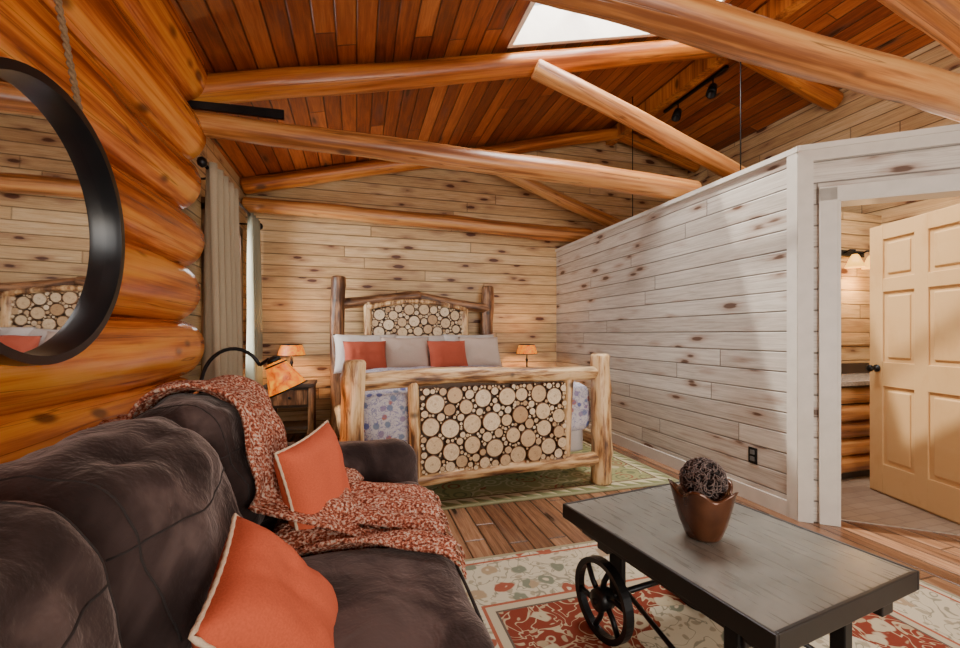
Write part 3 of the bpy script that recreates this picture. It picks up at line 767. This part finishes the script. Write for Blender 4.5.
def wheel(nm,x,y,r):
    parts=[]
    vs=[];fs=[];seg=48;pr=[(r,-.018),(r,.018),(r-.022,.014),(r-.022,-.014)]
    for j in range(seg):
        a=2*pi*j/seg
        for rr,xx in pr: vs.append((xx,cos(a)*rr,sin(a)*rr))
    for j in range(seg):
        for i in range(4): fs.append((j*4+i,j*4+(i+1)%4,((j+1)%seg)*4+(i+1)%4,((j+1)%seg)*4+i))
    parts.append(mesh('rim',vs,fs,M_black))
    for k in range(6):
        a=2*pi*k/6+.3; b=a+.55
        parts.append(tube('spoke',[(0,cos(a)*.02,sin(a)*.02),(0,cos((a+b)/2+.1)*r*.5,sin((a+b)/2+.1)*r*.5),(0,cos(b)*(r-.015),sin(b)*(r-.015))],.011,M_black,None,8))
    h=lathe('hub',[(.016,-.035),(.040,-.03),(.044,0),(.040,.03),(.016,.035)],M_black,None,20); h.rotation_euler=(0,pi/2,0)
    bpy.context.view_layer.update()
    parts.append(h)
    o=join(parts,nm); o.parent=C; o.location=(x,y,r); return o
wheel('wheel_1',-.245,.285,.152); wheel('wheel_2',.245,.285,.152)
tube('axle',[(-.29,.285,.152),(.29,.285,.152)],.012,M_black,C)
for i,x in enumerate((-.17,.17)): box('hanger_%d'%i,x-.012,x+.012,.25,.32,.13,zt-.08,M_black,C,.003)
for i,x in enumerate((-.25,.25)):
    box('leg_%d'%i,x-.022,x+.022,-.29,-.245,.0,zt-.03,M_black,C,.005)
    box('leg_foot_%d'%i,x-.035,x+.035,-.31,-.225,0,.02,M_black,C,.004)
tube('brace_1',[(-.25,-.26,.12),(-.17,.27,.20)],.009,M_black,C); tube('brace_2',[(.25,-.26,.12),(.17,.27,.20)],.009,M_black,C)
# pot with twig ball
P=empty('potted_twig_ball',(1.15,1.215,zt+.0145))
Mp=plain('bronze_glazed_pot',(0.085,0.032,0.015),0.2,0.3,var=.4,sc=14)
def lob(r,z,a,i):
    t=z/.17; k=.12*max(0,t)**1.5; return r*(1+k*cos(5*a)),z+(.016*cos(5*a) if t>.8 else 0)
lathe('pot',[(.050,0),(.058,.01),(.074,.055),(.086,.11),(.096,.155),(.101,.170),(.093,.167),(.080,.135),(.070,.12)],Mp,P,80,fn=lob)
bm=bmesh.new(); bmesh.ops.create_icosphere(bm,subdivisions=6,radius=.066)
for v in bm.verts:
    d=v.co.normalized(); f=noise.voronoi(d*9)[0][0]; v.co+=d*(.012-.03*f+.006*noise.noise(d*30))
me=bpy.data.meshes.new('twig_ball'); bm.to_mesh(me); bm.free(); me.materials.append(plain('dark_twigs',(0.025,0.018,0.018),.8,var=.6,sc=80))
tb=link(bpy.data.objects.new('twig_ball',me),P); tb.location=(0,0,.195)
Mtw=plain('grey_twigs',(0.12,0.085,0.075),.8,var=.5,sc=60)
tw=[]
for k in range(520):
    d=Vector((random.gauss(0,1),random.gauss(0,1),random.gauss(0,1))).normalized(); t=d.orthogonal().normalized()
    q=Quaternion(d,random.random()*6.28); t=q@t
    p0=Vector((0,0,.195))+d*.064
    tw.append(tube('t',[p0,p0+d*.007+t*.006,p0+d*.009+t*.016,p0+d*.005+t*.024],.0017,Mtw,None,4))
t_=join(tw,'twig_strands'); t_.parent=P

# ---------------------------------------------------------------- arc floor lamp
F=empty('floor_lamp',(-.80,2.62,0))
lathe('base',[(.13,0),(.13,.015),(.05,.03),(.015,.05)],M_black,F,28)
pts=[(0,0,.04),(0,0,.5),(0,0,.85)]
for t in range(1,15):
    a=pi*t/14*.82; pts.append((.155*(1-cos(a)),0,.92+.20*sin(a)))
tube('stem',pts,.010,M_black,F)
ex=Vector(pts[-1]); rot=(0,radians(-24),0)
sh=lathe('shade',[(.035,.02),(.055,0),(.105,-.15),(.10,-.15),(.048,0)],M_amber,F,8,caps=False); sh.location=(.37,-.02,1.03); sh.rotation_euler=rot
tube('shade_arm',[ex,(.33,-.01,1.06),(.36,-.02,1.06)],.010,M_black,F)
c_=lathe('shade_cap',[(.012,.05),(.036,.035),(.038,.015)],M_black,F,16); c_.location=sh.location; c_.rotation_euler=rot
for i,(r_,z_) in enumerate(((.107,-.15),(.056,0))):
    r2=tube('shade_band_%d'%i,[(r_*cos(2*pi*j/8),r_*sin(2*pi*j/8),z_) for j in range(8)],.005,M_black,F,6,closed=True); r2.location=sh.location; r2.rotation_euler=rot
l=bpy.data.lights.new('bulb','POINT'); l.energy=8; l.color=(1,.45,.13); l.shadow_soft_size=.04
lo=bpy.data.objects.new('bulb',l); lo.location=(.39,-.02,.93); link(lo,F)

# ---------------------------------------------------------------- lights
def area(name,loc,tgt,sx,sy,e,col=(1,1,1)):
    l=bpy.data.lights.new(name,'AREA'); l.shape='RECTANGLE'; l.size=sx; l.size_y=sy; l.energy=e; l.color=col
    o=bpy.data.objects.new(name,l); o.location=loc; o.rotation_euler=(Vector(tgt)-Vector(loc)).to_track_quat('-Z','Y').to_euler(); link(o); return o
area('front_fill',(2.1,YF-.02,1.4),(2.1,3,1.5),4.4,2.1,150,(1,.94,.86))  # added room fill at an invented, unseen opening behind the camera
area('side_window_daylight',(XL-.08,4.67,1.57),(3,4.4,1.2),1.0,1.3,65,(1,.97,.93))
area('skylight_daylight',(1.9,2.64,5.0),(2.1,2.64,0),2.6,1.8,440,(1,.97,.93))
area('bathroom_fill',(4.2,1.9,2.6),(4.0,2.3,0),.8,.8,30,(1,.88,.72))  # added overhead fill to brighten the bathroom
area('ceiling_fill',(1.2,-1.6,1.0),(1.0,3.0,3.6),2.4,1.2,52,(1,.84,.64))  # added fill behind the camera to lift the ceiling, no real fixture
s_=bpy.data.lights.new('sun','SUN'); s_.energy=6.5; s_.angle=radians(1.5); s_.color=(1,.93,.83)
so=bpy.data.objects.new('sun',s_); so.rotation_euler=Vector((.42,-.33,-1)).to_track_quat('-Z','Y').to_euler(); so.location=(0,4,8); link(so)
W=bpy.data.worlds.new('sky'); S.world=W; W.use_nodes=True
bg=W.node_tree.nodes['Background']; bg.inputs[0].default_value=(.92,.95,1,1); bg.inputs[1].default_value=2.4

cd=bpy.data.cameras.new('camera'); cd.sensor_width=36; cd.lens=430/960*36; cd.shift_y=10/960; cd.clip_start=.02
co=bpy.data.objects.new('camera',cd); co.location=(0,0,1.2); co.rotation_euler=(radians(90),0,radians(-16)); link(co); S.camera=co
